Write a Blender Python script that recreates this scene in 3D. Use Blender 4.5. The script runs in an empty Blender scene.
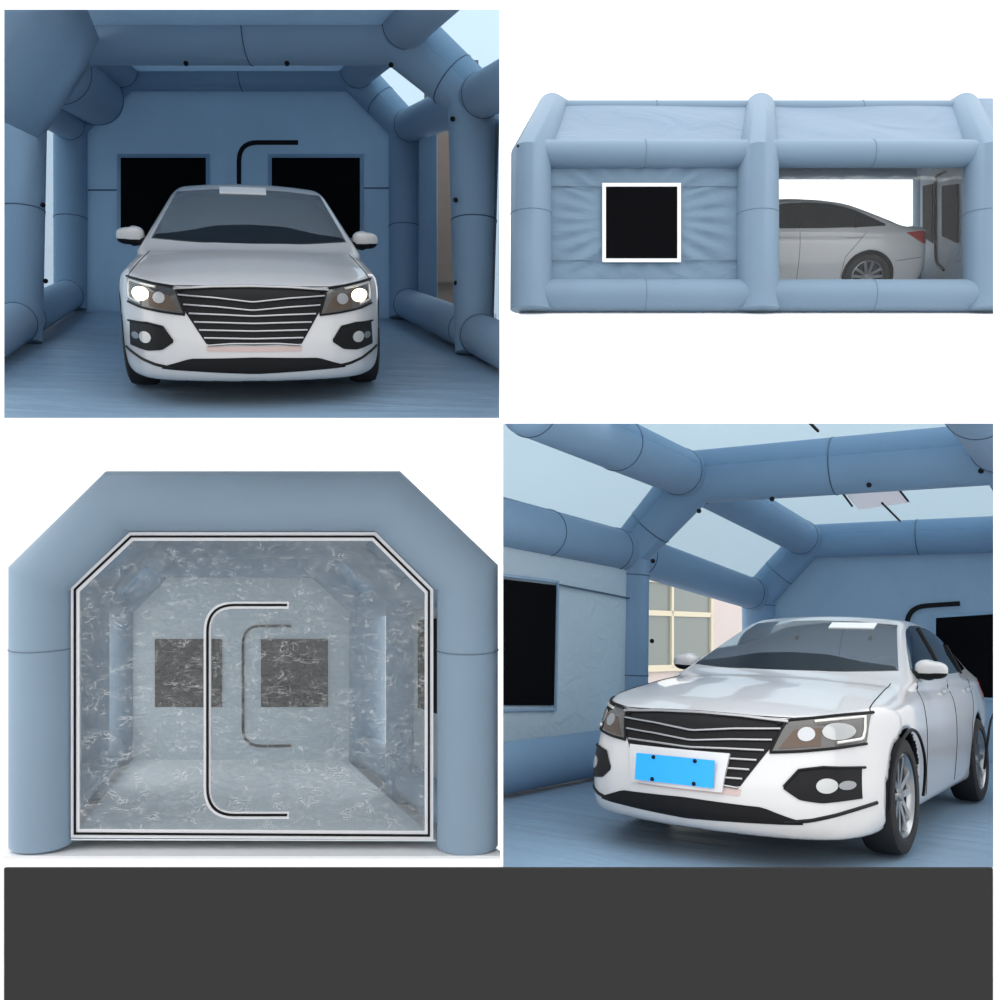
import bpy, bmesh, math, random
import numpy as np
from mathutils import Vector, Matrix
random.seed(4)
S = bpy.context.scene
COL = S.collection
F = 950.0                       # focal length in pixels of a 1000 px wide frame
HC = 4.6                        # height of the camera above the ground
CAM = Vector((0, 0, HC))

def at(px, py, y):              # the point at distance y from the lens seen in direction (px, py)
    return Vector(((px - 500) / F * y, y, HC + (500 - py) / F * y))

# ------------------------------------------------------------------ materials
def nodes(name):
    m = bpy.data.materials.new(name); m.use_nodes = True
    nt = m.node_tree; return m, nt, nt.nodes, nt.links

def plain(name, col, rough=.5, metal=0, spec=.5, coat=0, emit=None, es=0):
    m, nt, n, l = nodes(name); b = n['Principled BSDF']
    b.inputs['Base Color'].default_value = (*col, 1); b.inputs['Roughness'].default_value = rough
    b.inputs['Metallic'].default_value = metal; b.inputs['Specular IOR Level'].default_value = spec
    b.inputs['Coat Weight'].default_value = coat; b.inputs['Coat Roughness'].default_value = .04
    if emit:
        b.inputs['Emission Color'].default_value = (*emit, 1); b.inputs['Emission Strength'].default_value = es
    return m

def fabric(name, col, var=.1, bump=.25, scale=5., rough=.62, stretch=(1, 1, 1), dist=.02, detail=3., thru=0., spec=.35):
    m, nt, n, l = nodes(name); b = n['Principled BSDF']
    tc = n.new('ShaderNodeTexCoord'); mp = n.new('ShaderNodeMapping'); mp.inputs['Scale'].default_value = stretch
    l.new(tc.outputs['Object'], mp.inputs['Vector'])
    nz = n.new('ShaderNodeTexNoise'); nz.inputs['Scale'].default_value = scale; nz.inputs['Detail'].default_value = detail
    nz.inputs['Distortion'].default_value = .9
    l.new(mp.outputs['Vector'], nz.inputs['Vector'])
    n2 = n.new('ShaderNodeTexNoise'); n2.inputs['Scale'].default_value = 1.3; l.new(tc.outputs['Object'], n2.inputs['Vector'])
    mx = n.new('ShaderNodeMix'); mx.data_type = 'RGBA'
    mx.inputs[6].default_value = (*[c * (1 - var) for c in col], 1); mx.inputs[7].default_value = (*[min(1, c * (1 + var)) for c in col], 1)
    l.new(n2.outputs['Fac'], mx.inputs['Factor']); l.new(mx.outputs[2], b.inputs['Base Color'])
    bp = n.new('ShaderNodeBump'); bp.inputs['Strength'].default_value = bump; bp.inputs['Distance'].default_value = dist
    l.new(nz.outputs['Fac'], bp.inputs['Height']); l.new(bp.outputs['Normal'], b.inputs['Normal'])
    b.inputs['Roughness'].default_value = rough; b.inputs['Specular IOR Level'].default_value = spec
    b.inputs['Sheen Weight'].default_value = .08 if spec > .1 else 0
    if thru:
        t = n.new('ShaderNodeBsdfTranslucent'); l.new(mx.outputs[2], t.inputs['Color']); l.new(bp.outputs['Normal'], t.inputs['Normal'])
        k = n.new('ShaderNodeMixShader'); k.inputs[0].default_value = thru
        l.new(b.outputs[0], k.inputs[1]); l.new(t.outputs[0], k.inputs[2]); l.new(k.outputs[0], n['Material Output'].inputs[0])
    return m

def clear(name, tint, gloss=.12, haze=0., hazecol=(.7, .73, .76), bump=.4, scale=9., rough=.12, stretch=(1, 1, 1), dist=.03):
    m, nt, n, l = nodes(name); n.remove(n['Principled BSDF']); out = n['Material Output']
    tr = n.new('ShaderNodeBsdfTransparent'); tr.inputs['Color'].default_value = (*tint, 1)
    gl = n.new('ShaderNodeBsdfGlossy'); gl.inputs['Roughness'].default_value = rough
    df = n.new('ShaderNodeBsdfDiffuse'); df.inputs['Color'].default_value = (*hazecol, 1)
    tc = n.new('ShaderNodeTexCoord'); mp = n.new('ShaderNodeMapping'); mp.inputs['Scale'].default_value = stretch
    l.new(tc.outputs['Object'], mp.inputs['Vector'])
    nz = n.new('ShaderNodeTexNoise'); nz.inputs['Scale'].default_value = scale; nz.inputs['Detail'].default_value = 5
    nz.inputs['Distortion'].default_value = 1.8
    l.new(mp.outputs['Vector'], nz.inputs['Vector'])
    bp = n.new('ShaderNodeBump'); bp.inputs['Strength'].default_value = bump; bp.inputs['Distance'].default_value = dist
    l.new(nz.outputs['Fac'], bp.inputs['Height']); l.new(bp.outputs['Normal'], gl.inputs['Normal']); l.new(bp.outputs['Normal'], df.inputs['Normal'])
    a = n.new('ShaderNodeMixShader'); a.inputs[0].default_value = gloss
    l.new(tr.outputs[0], a.inputs[1]); l.new(gl.outputs[0], a.inputs[2])
    b = n.new('ShaderNodeMixShader'); b.inputs[0].default_value = haze
    l.new(a.outputs[0], b.inputs[1]); l.new(df.outputs[0], b.inputs[2]); l.new(b.outputs[0], out.inputs[0])
    return m

def crinkled(name):             # clear vinyl; glints on short creases painted as pale lines
    m, nt, n, l = nodes(name); n.remove(n['Principled BSDF']); out = n['Material Output']
    tr = n.new('ShaderNodeBsdfTransparent'); tr.inputs['Color'].default_value = (.97, .975, .975, 1)
    gl = n.new('ShaderNodeBsdfGlossy'); gl.inputs['Roughness'].default_value = .14
    df = n.new('ShaderNodeBsdfDiffuse'); df.inputs['Color'].default_value = (.95, .95, .94, 1)
    tc = n.new('ShaderNodeTexCoord'); mp = n.new('ShaderNodeMapping'); mp.inputs['Scale'].default_value = (1, 1, 1)
    l.new(tc.outputs['Object'], mp.inputs['Vector'])
    nz = n.new('ShaderNodeTexNoise'); nz.inputs['Scale'].default_value = 6; nz.inputs['Detail'].default_value = 4; nz.inputs['Distortion'].default_value = 2.2
    l.new(mp.outputs['Vector'], nz.inputs['Vector'])
    # painted crease glints: thin level lines of two warped noises, broken up by a third
    def level(scale, dist, st, wd):
        mp2 = n.new('ShaderNodeMapping'); mp2.inputs['Scale'].default_value = st; l.new(tc.outputs['Object'], mp2.inputs['Vector'])
        q = n.new('ShaderNodeTexNoise'); q.inputs['Scale'].default_value = scale; q.inputs['Detail'].default_value = 2; q.inputs['Distortion'].default_value = dist
        l.new(mp2.outputs['Vector'], q.inputs['Vector'])
        ab = n.new('ShaderNodeMath'); ab.operation = 'SUBTRACT'; ab.inputs[1].default_value = .5; l.new(q.outputs['Fac'], ab.inputs[0])
        a2 = n.new('ShaderNodeMath'); a2.operation = 'ABSOLUTE'; l.new(ab.outputs[0], a2.inputs[0])
        rp = n.new('ShaderNodeMapRange'); rp.inputs['From Min'].default_value = 0; rp.inputs['From Max'].default_value = wd
        rp.inputs['To Min'].default_value = 1; rp.inputs['To Max'].default_value = 0; l.new(a2.outputs[0], rp.inputs['Value']); return rp.outputs[0]
    la = level(5.5, 1.1, (.8, 1, 3.0), .016); lb = level(8., .8, (1.5, 1, 1.6), .013)
    mxm = n.new('ShaderNodeMath'); mxm.operation = 'MAXIMUM'; l.new(la, mxm.inputs[0]); l.new(lb, mxm.inputs[1])
    nb = n.new('ShaderNodeTexNoise'); nb.inputs['Scale'].default_value = 7; nb.inputs['Detail'].default_value = 3; l.new(tc.outputs['Object'], nb.inputs['Vector'])
    rb = n.new('ShaderNodeMapRange'); rb.inputs['From Min'].default_value = .38; rb.inputs['From Max'].default_value = .68; l.new(nb.outputs['Fac'], rb.inputs['Value'])
    mu = n.new('ShaderNodeMath'); mu.operation = 'MULTIPLY'; l.new(mxm.outputs[0], mu.inputs[0]); l.new(rb.outputs[0], mu.inputs[1])
    sc = n.new('ShaderNodeMath'); sc.operation = 'MULTIPLY_ADD'; sc.inputs[1].default_value = .42; sc.inputs[2].default_value = .035; l.new(mu.outputs[0], sc.inputs[0])
    bp = n.new('ShaderNodeBump'); bp.inputs['Strength'].default_value = .8; bp.inputs['Distance'].default_value = .05
    l.new(nz.outputs['Fac'], bp.inputs['Height']); l.new(bp.outputs['Normal'], gl.inputs['Normal'])
    a = n.new('ShaderNodeMixShader'); a.inputs[0].default_value = .035
    l.new(tr.outputs[0], a.inputs[1]); l.new(gl.outputs[0], a.inputs[2])
    b = n.new('ShaderNodeMixShader'); l.new(sc.outputs[0], b.inputs[0])
    l.new(a.outputs[0], b.inputs[1]); l.new(df.outputs[0], b.inputs[2]); l.new(b.outputs[0], out.inputs[0])
    return m

M = {}
M['board'] = plain('white_board', (.93, .93, .93), .7, spec=.1)
M['ground'] = plain('grey_ground', (.35, .35, .355), .9, spec=.1)
M['base'] = plain('charcoal_board', (.033, .033, .033), .75, spec=.05)
M['blue'] = fabric('deep_blue_fabric', (.235, .355, .485), .07, .25, 2.2)
M['blue_wall'] = fabric('deep_blue_sheet', (.34, .455, .565), .08, .6, 2.0, stretch=(1.6, 1, .8), dist=.05, thru=.5)
M['blue_light'] = fabric('mid_blue_fabric', (.185, .305, .45), .07, .25, 2.2)
M['blue_floor'] = fabric('blue_ground_sheet', (.19, .305, .43), .1, .6, 1.5, stretch=(.5, 2.2, 1), rough=.42, dist=.05)
M['steel'] = fabric('steel_blue_fabric', (.185, .27, .36), .05, .2, 2.5)
M['steel_light'] = fabric('pale_steel_fabric', (.275, .375, .475), .05, .2, 2.5)
M['steel_wall'] = fabric('steel_blue_sheet', (.165, .25, .335), .06, .55, 3., stretch=(1, 1, 1.8), dist=.04)
M['steel_roof'] = fabric('steel_blue_roof', (.205, .285, .38), .05, .6, 2.2, stretch=(.6, 1, 1), dist=.06)
M['pale_wall'] = fabric('pale_side_sheet', (.60, .72, .79), .06, .6, 3., stretch=(1, 1, 1.6), dist=.05, thru=.4)
M['pale_grey'] = fabric('grey_blue_sheet', (.56, .625, .665), .06, .5, 3., stretch=(1, 1, 1.6), dist=.05, thru=.4)
M['patch'] = fabric('white_patch_cloth', (.97, .88, .87), .02, .1, 5., thru=.8)
M['floor_pale'] = fabric('pale_grey_ground_sheet', (.80, .85, .88), .05, .5, 2.5, dist=.04)
M['pale'] = fabric('pale_blue_sheet', (.45, .58, .67), .06, .5, 3., stretch=(1, 1, 1.6), dist=.05, thru=.4)
M['seam'] = plain('seam_thread', (.055, .105, .17), .8)
M['seam_pale'] = plain('pale_seam_thread', (.15, .215, .285), .8)
M['mesh'] = fabric('black_filter_mesh', (.004, .004, .005), .2, .1, 60, rough=.95, spec=.04)
M['mesh_grey'] = fabric('charcoal_filter_mesh', (.022, .021, .02), .3, .2, 40, rough=.9, spec=.05)
M['white_trim'] = plain('white_webbing', (.85, .85, .87), .6)
M['black'] = plain('black_webbing', (.008, .008, .009), .7, spec=.15)
M['clear'] = clear('clear_vinyl', (.985, .99, .99), .014, .004)
M['clear_grey'] = clear('cloudy_vinyl', (.62, .70, .76), .08, .12, (.5, .55, .6))
M['sky_panel'] = clear('pale_blue_vinyl', (.655, .745, .80), .03, .10, (.66, .80, .88), bump=.5, scale=3)
M['crinkle'] = crinkled('crinkled_clear_vinyl')
M['concrete'] = fabric('weathered_concrete', (.16, .13, .11), .4, .4, 6, rough=.9)
M['pink'] = fabric('pink_render', (.66, .575, .545), .04, .1, 8, rough=.9)
M['cream'] = plain('cream_frame', (.74, .66, .50), .6)
M['pane'] = plain('dull_pane', (.20, .23, .215), .25)
M['paint'] = plain('white_car_paint', (.57, .57, .575), .28, spec=.5, coat=.8)
M['glass'] = plain('grey_car_glass', (.12, .13, .135), .03, spec=1.0, coat=1)
M['glass_side'] = plain('black_car_glass', (.006, .006, .007), .05, spec=.6)
M['dash'] = plain('dashboard_black', (.006, .007, .008), .3)
M['plastic'] = plain('black_plastic', (.005, .005, .006), .5, spec=.2)
M['chrome'] = plain('brushed_chrome', (.40, .40, .41), .25, 1)
M['tyre'] = plain('tyre_rubber', (.012, .012, .013), .8)
M['alloy'] = plain('alloy_silver', (.42, .43, .44), .3, 1)
M['alloy_dark'] = plain('alloy_black', (.02, .02, .022), .35, .4)
M['lamp'] = plain('headlamp_lens', (.045, .040, .036), .1, spec=.8, coat=.6)
M['lamp_lit'] = plain('lit_bulb', (1, .95, .8), .3, emit=(1, .84, .55), es=3.2)
M['drl'] = plain('lamp_silver', (.75, .74, .70), .2, .5)
M['fog'] = plain('fog_lamp_glass', (.42, .43, .43), .12, .2, coat=1)
M['amber'] = plain('lamp_amber', (.10, .07, .052), .25, .4)
M['red'] = plain('tail_lamp_red', (.42, .012, .014), .12, coat=1)
M['plate'] = plain('blue_plate', (.005, .36, .88), .4)
M['film'] = plain('pink_film', (.55, .42, .40), .4)
M['label'] = plain('white_paper_and_glint', (.85, .86, .87), .7)  # paper label, and the reflection painted on the plated car's windshield

# ------------------------------------------------------------------ objects
def thing(name, label, cat, mat=None, loc=None, group=None):
    o = bpy.data.objects.new(name, None); COL.objects.link(o); o.empty_display_size = .3
    if mat is not None: o.matrix_world = mat
    elif loc is not None: o.location = loc
    o['label'] = label; o['category'] = cat
    if group: o['group'] = group
    return o

CUTS = []                       # planes (point, normal) that trim the meshes built while they are set
def finish(name, bm, mats, parent=None, root=None, smooth=True, angle=38, label=None, cut=True):
    """link a bmesh given in world coordinates (root = None) or in root coordinates as one object"""
    if cut and CUTS:
        for co, no in CUTS:
            r = bmesh.ops.bisect_plane(bm, geom=bm.verts[:] + bm.edges[:] + bm.faces[:], plane_co=co, plane_no=no, clear_outer=True)
            ed = [e for e in r['geom_cut'] if isinstance(e, bmesh.types.BMEdge)]
            if ed: bmesh.ops.holes_fill(bm, edges=ed, sides=0)
    if not bm.faces:
        bm.free(); return None
    bmesh.ops.recalc_face_normals(bm, faces=bm.faces[:])
    me = bpy.data.meshes.new(name); bm.to_mesh(me); bm.free()
    for m in (mats if isinstance(mats, (list, tuple)) else [mats]): me.materials.append(m)
    if smooth:
        me.polygons.foreach_set('use_smooth', [True] * len(me.polygons))
        me.set_sharp_from_angle(angle=math.radians(angle))
    o = bpy.data.objects.new(name, me); COL.objects.link(o)
    if parent is not None:
        o.parent = parent
        top = parent
        while top.parent: top = top.parent
        if root is None: me.transform(top.matrix_basis.inverted())
    if label: o['label'] = label
    return o

def structure(name, bm, mat, label=None, cat=None):
    o = finish(name, bm, mat, smooth=False, cut=False); o['kind'] = 'structure'
    if label: o['label'] = label
    if cat: o['category'] = cat
    return o

def box(bm, a, b, mi=0):
    v = [bm.verts.new((x, y, z)) for x in (a[0], b[0]) for y in (a[1], b[1]) for z in (a[2], b[2])]
    for f in ((0, 1, 3, 2), (4, 6, 7, 5), (0, 4, 5, 1), (2, 3, 7, 6), (0, 2, 6, 4), (1, 5, 7, 3)):
        bm.faces.new([v[i] for i in f]).material_index = mi

def tube(bm, pts, r, seg=28, ends=(.35, .35), seams=(), closed=False, mi=0, sub=1):
    """swept tube with mitred corners; r = one radius or one per point; seams = distances (fraction of length) of dark stitched rings"""
    P = [Vector(p) for p in pts]; R = list(r) if isinstance(r, (list, tuple)) else [r] * len(P)
    if sub > 1:
        Q, RR = [], []
        for i in range(len(P) - 1):
            for k in range(sub): Q.append(P[i].lerp(P[i + 1], k / sub)); RR.append(R[i] + (R[i + 1] - R[i]) * k / sub)
        P, R = Q + [P[-1]], RR + [R[-1]]
    n = len(P); D = [(P[i + 1] - P[i]).normalized() for i in range(n - 1)]
    u = D[0].orthogonal().normalized(); rings = []
    for i in range(n):
        di = D[max(i - 1, 0)]; do = D[min(i, n - 2)]
        m = (di + do).normalized() if (di + do).length > 1e-6 else di
        v = di.cross(u).normalized(); ring = []
        for k in range(seg):
            a = 2 * math.pi * k / seg; o = (u * math.cos(a) + v * math.sin(a)) * R[i]
            t = -(o.dot(m)) / max(di.dot(m), .2)
            ring.append(P[i] + o + di * t)
        if i == 0 and ends[0]:
            for q in (1., .92, .7, .38):
                rings.append([P[0] + (c - P[0]) * math.sqrt(max(0, 1 - q * q * .98)) - D[0] * R[0] * ends[0] * q for c in ring])
        rings.append(ring)
        if i == n - 1 and ends[1]:
            for q in (.38, .7, .92, 1.):
                rings.append([P[-1] + (c - P[-1]) * math.sqrt(max(0, 1 - q * q * .98)) + D[-1] * R[-1] * ends[1] * q for c in ring])
        if i < n - 1 and i > 0:
            q = di.rotation_difference(do); u = q @ u
    vs = [[bm.verts.new(c) for c in rg] for rg in rings]
    for i in range(len(vs) - 1):
        for k in range(seg):
            bm.faces.new((vs[i][k], vs[i][(k + 1) % seg], vs[i + 1][(k + 1) % seg], vs[i + 1][k])).material_index = mi
    bm.faces.new(vs[0][::-1]).material_index = mi; bm.faces.new(vs[-1]).material_index = mi
    # seams
    L = [0]
    for i in range(n - 1): L.append(L[-1] + (P[i + 1] - P[i]).length)
    for s in seams:
        d = s * L[-1]
        i = max(j for j in range(n - 1) if L[j] <= d + 1e-9); f = (d - L[i]) / max(L[i + 1] - L[i], 1e-9)
        c = P[i].lerp(P[i + 1], f); rr = R[i] + (R[i + 1] - R[i]) * f
        torus(bm, c, D[i], rr + .001, .006, 1)

def torus(bm, c, ax, R, r, mi=0, seg=28, ms=6):
    ax = Vector(ax).normalized(); u = ax.orthogonal().normalized(); v = ax.cross(u)
    vs = []
    for k in range(seg):
        a = 2 * math.pi * k / seg; e = u * math.cos(a) + v * math.sin(a)
        vs.append([bm.verts.new(c + e * (R + r * math.cos(2 * math.pi * j / ms)) + ax * r * math.sin(2 * math.pi * j / ms)) for j in range(ms)])
    for k in range(seg):
        for j in range(ms):
            bm.faces.new((vs[k][j], vs[(k + 1) % seg][j], vs[(k + 1) % seg][(j + 1) % ms], vs[k][(j + 1) % ms])).material_index = mi

def sheet(bm, poly, t=.012, mi=0, n=None):
    """flat polygon given a thickness both ways along its normal"""
    P = [Vector(p) for p in poly]
    if n is None:
        n = Vector((0, 0, 0))
        for i in range(len(P)): n += P[i].cross(P[(i + 1) % len(P)])
        n = (P[1] - P[0]).cross(P[-1] - P[0]) if n.length < 1e-9 else (P[1] - P[0]).cross(P[2] - P[0])
    n = Vector(n).normalized() * t / 2
    a = [bm.verts.new(p + n) for p in P]; b = [bm.verts.new(p - n) for p in P]
    bm.faces.new(a).material_index = mi; bm.faces.new(b[::-1]).material_index = mi
    for i in range(len(P)):
        j = (i + 1) % len(P); bm.faces.new((a[i], b[i], b[j], a[j])).material_index = mi

def grid_sheet(bm, c, nu, nv, amp=.012, t=.01, seed=0, wr=None, mi=0):
    """four-cornered sheet (c = corners in order) with gentle waves; closed slab"""
    rnd = random.Random(seed); c = [Vector(q) for q in c]
    n = (c[1] - c[0]).cross(c[3] - c[0]).normalized()
    ph = [(rnd.uniform(3, 9), rnd.uniform(3, 9), rnd.uniform(0, 6), rnd.uniform(.4, 1)) for _ in range(5)]
    fr, bk = [], []
    for i in range(nu + 1):
        ra, rb = [], []
        for j in range(nv + 1):
            s, q = i / nu, j / nv
            p = c[0] * (1 - s) * (1 - q) + c[1] * s * (1 - q) + c[2] * s * q + c[3] * (1 - s) * q
            h = sum(w * math.sin(a * s + b * q + f) for a, b, f, w in ph) / 3 * amp
            if wr: h += wr(s, q)
            h *= min(1, 6 * min(s, 1 - s, q, 1 - q) + .0)
            ra.append(bm.verts.new(p + n * (h + t / 2))); rb.append(bm.verts.new(p + n * (h - t / 2)))
        fr.append(ra); bk.append(rb)
    for i in range(nu):
        for j in range(nv):
            bm.faces.new((fr[i][j], fr[i + 1][j], fr[i + 1][j + 1], fr[i][j + 1])).material_index = mi
            bm.faces.new((bk[i][j], bk[i][j + 1], bk[i + 1][j + 1], bk[i + 1][j])).material_index = mi
    for i in range(nu):
        for j in (0, nv): bm.faces.new((fr[i][j], bk[i][j], bk[i + 1][j], fr[i + 1][j])).material_index = mi
    for j in range(nv):
        for i in (0, nu): bm.faces.new((fr[i][j], fr[i][j + 1], bk[i][j + 1], bk[i][j])).material_index = mi

def ribbon(bm, pts, w, n, t=.012, closed=False, mi=0):
    """flat band of width w along a polyline lying in the plane with normal n"""
    P = [Vector(p) for p in pts]; n = Vector(n).normalized(); k = len(P); A, B = [], []
    for i in range(k):
        if closed: d0 = (P[i] - P[i - 1]).normalized(); d1 = (P[(i + 1) % k] - P[i]).normalized()
        else: d0 = (P[i] - P[max(i - 1, 0)]); d1 = (P[min(i + 1, k - 1)] - P[i]); d0 = (d0 if d0.length > 1e-9 else d1).normalized(); d1 = (d1 if d1.length > 1e-9 else d0).normalized()
        m = (d0 + d1).normalized(); s = n.cross(m).normalized() * (w / 2 / max(.3, m.dot(d1)))
        A.append(P[i] + s); B.append(P[i] - s)
    V = [[bm.verts.new(q + n * e * t / 2) for q in X] for X in (A, B) for e in (1, -1)]     # A+,A-,B+,B-
    rng = range(k if closed else k - 1)
    for i in rng:
        j = (i + 1) % k
        for p, q in ((0, 2), (2, 3), (3, 1), (1, 0)):
            bm.faces.new((V[p][i], V[p][j], V[q][j], V[q][i])).material_index = mi
    if not closed:
        for i in (0, k - 1): bm.faces.new((V[0][i], V[2][i], V[3][i], V[1][i])).material_index = mi

def rounded(pts, rad, k=7):     # fillet the inner corners of an open polyline
    P = [Vector(p) for p in pts]; out = [P[0]]
    for i in range(1, len(P) - 1):
        a = P[i] + (P[i - 1] - P[i]).normalized() * rad; b = P[i] + (P[i + 1] - P[i]).normalized() * rad
        for j in range(k + 1):
            s = j / k; out.append(a * (1 - s) ** 2 + P[i] * 2 * s * (1 - s) + b * s * s)
    return out + [P[-1]]

def ball(bm, c, r, sc=(1, 1, 1), seg=10):
    bmesh.ops.create_uvsphere(bm, u_segments=seg, v_segments=max(6, seg // 2), radius=r, matrix=Matrix.Translation(c) @ Matrix.Diagonal((*sc, 1)))

def dots(root, pts, r=.022, par=None):
    for p in pts:
        bm = bmesh.new(); ball(bm, Vector(p), r); finish('grommet', bm, M['black'], par or root)

# ------------------------------------------------------------------ the car
def table(xs, ys, sm=.06, lo=None, hi=None):
    lo = min(xs) - .5 if lo is None else lo; hi = max(xs) + .5 if hi is None else hi
    g = np.linspace(lo, hi, 1200); v = np.interp(g, xs, ys); st = g[1] - g[0]; k = max(1, int(sm / st))
    for _ in range(3):
        p = np.pad(v, k, mode='edge'); cs = np.cumsum(np.insert(p, 0, 0)); v = ((cs[2 * k + 1:] - cs[:-2 * k - 1]) / (2 * k + 1))
    return lambda q: np.interp(q, g, v)
def smax(a, b, k):
    h = np.clip(.5 + .5 * (a - b) / k, 0, 1); return b + (a - b) * h + k * h * (1 - h)
def smin(a, b, k): return -smax(-a, -b, k)

AXF, AXR, WR = 1.40, -1.28, .325
zTop = table([-2.3, -2.18, -1.9, -1.6, -1.3, .2, .9, 1.2, 1.6, 2.0, 2.2, 2.34, 2.6], [1.00, 1.03, 1.04, 1.04, 1.01, .995, .985, .96, .905, .832, .778, .735, .66], .05)
zBot = table([-2.4, -2.1, -1.6, 1.4, 1.9, 2.3, 2.6], [.34, .27, .19, .19, .16, .155, .165], .05)
Wd = table([-2.4, -2.2, -2.0, -1.7, -1.2, -.5, .5, 1.3, 1.8, 2.6], [.74, .80, .84, .875, .90, .895, .895, .905, .90, .90], .06)
Sz = table([.1, .2, .3, .5, .68, .8, .92, 1.05, 1.2], [-.07, -.05, -.03, -.005, .0, -.012, -.055, -.11, -.16], .025)
xF = table([.1, .19, .24, .33, .42, .55, .68, .76, .85, 1.1], [2.36, 2.41, 2.44, 2.45, 2.445, 2.40, 2.345, 2.31, 2.26, 2.15], .02)
dF = table([0, .15, .3, .5, .62, .70, .80, .86, .93, 1.1], [0, .008, .03, .085, .155, .235, .45, .62, .85, 1.2], .02)
xR = table([.1, .25, .45, .7, .9, 1.0, 1.06, 1.2], [-2.05, -2.13, -2.21, -2.20, -2.17, -2.20, -2.19, -2.15], .02)
zRoof = table([-2.2, -1.9, -1.6, -1.3, -1.0, -.7, -.3, 0, .3, .8], [.98, 1.08, 1.19, 1.31, 1.41, 1.458, 1.478, 1.464, 1.43, 1.34], .07)

def lower(x, y, z):
    y = np.abs(y)
    t = (z - (zTop(x) - .045 * (y / .72) ** 2)) * .95
    s = y - (Wd(x) + Sz(z)); f = (x - (xF(z) - dF(y))) * .8; r = (xR(z) + .35 * np.maximum(y - .35, 0) ** 2 * 1.6 - x) * .95; b = zBot(x) - z
    d = smax(t, s, .11); d = smax(d, f, .07); d = smax(d, r, .07); return smax(d, b, .06)
def cabin(x, y, z):
    y = np.abs(y)
    s = (y - (.815 - .50 * (z - .98)) + .06 * np.clip(-(x + .9), 0, 1)) * .89
    w = (x - (1.07 - .33 * y ** 2 - 2.02 * (z - .98))) * .444
    r = (-2.02 + 2.25 * (z - .98) + .25 * y ** 2 - x) * .406
    t = (z - (zRoof(x) - .045 * (y / .62) ** 2)) * .96
    d = smax(s, t, .06); d = smax(d, w, .05); d = smax(d, r, .06); return smax(d, .93 - z, .02)
def noarch(x, y, z): return smin(lower(x, y, z), cabin(x, y, z), .06)
def arch_sdf(x, y, z):
    y = np.abs(y); o = None
    for ax in (AXF, AXR):
        c = smax(np.sqrt((x - ax) ** 2 + (z - WR) ** 2) - .367, .60 - y, .02); o = c if o is None else np.minimum(o, c)
    return o
def body(x, y, z): return smax(noarch(x, y, z), -arch_sdf(x, y, z), .010)
def grad(f, P, e=.003):
    x, y, z = P.T
    g = np.stack([f(x + e, y, z) - f(x - e, y, z), f(x, y + e, z) - f(x, y - e, z), f(x, y, z + e) - f(x, y, z - e)], 1)
    return g / np.maximum(np.linalg.norm(g, axis=1, keepdims=True), 1e-9)

def surface_net(f, lo, hi, h):
    ax = [np.arange(lo[i], hi[i] + h, h) for i in range(3)]
    X, Y, Z = np.meshgrid(*ax, indexing='ij'); D = f(X, Y, Z); nx, ny, nz = D.shape; s = D < 0
    corners = [(i, j, k) for i in (0, 1) for j in (0, 1) for k in (0, 1)]
    sl = lambda A, c: A[c[0]:nx - 1 + c[0], c[1]:ny - 1 + c[1], c[2]:nz - 1 + c[2]]
    cnt = sum(sl(s, c).astype(int) for c in corners); act = (cnt > 0) & (cnt < 8)
    idx = -np.ones(act.shape, int); idx[act] = np.arange(act.sum())
    acc = np.zeros((act.sum(), 3)); num = np.zeros(act.sum())
    for a in corners:
        for q in range(3):
            if a[q]: continue
            b = list(a); b[q] = 1
            da, db = sl(D, a)[act], sl(D, b)[act]; cr = (da < 0) != (db < 0); t = np.where(cr, da / np.where(cr, da - db, 1), 0)
            p = np.array(a, float)[None].repeat(len(t), 0); p[:, q] += t
            acc[cr] += p[cr]; num[cr] += 1
    V = (np.argwhere(act) + acc / num[:, None]) * h + np.array([a[0] for a in ax])
    Fc = []
    for q in range(3):
        u, v = (q + 1) % 3, (q + 2) % 3
        n = [nx, ny, nz]; a = [slice(0, n[i]) for i in range(3)]; b = list(a); a[q] = slice(0, n[q] - 1); b[q] = slice(1, n[q])
        sa, sb = s[tuple(a)], s[tuple(b)]; e = np.argwhere(sa != sb)
        e = e[(e[:, u] > 0) & (e[:, v] > 0) & (e[:, u] < n[u] - 1) & (e[:, v] < n[v] - 1)]
        def cell(du, dv):
            c = e.copy(); c[:, u] -= du; c[:, v] -= dv; return idx[c[:, 0], c[:, 1], c[:, 2]]
        qd = np.stack([cell(1, 1), cell(0, 1), cell(0, 0), cell(1, 0)], 1); fl = ~sa[e[:, 0], e[:, 1], e[:, 2]]
        qd[fl] = qd[fl][:, ::-1]; Fc.append(qd)
    V2 = V.copy()
    for _ in range(2):
        g = grad(f, V2); V2 = V2 - g * f(*V2.T)[:, None] * .9
    bad = np.linalg.norm(V2 - V, axis=1) > h; V2[bad] = V[bad]
    return V2, np.concatenate(Fc)

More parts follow.
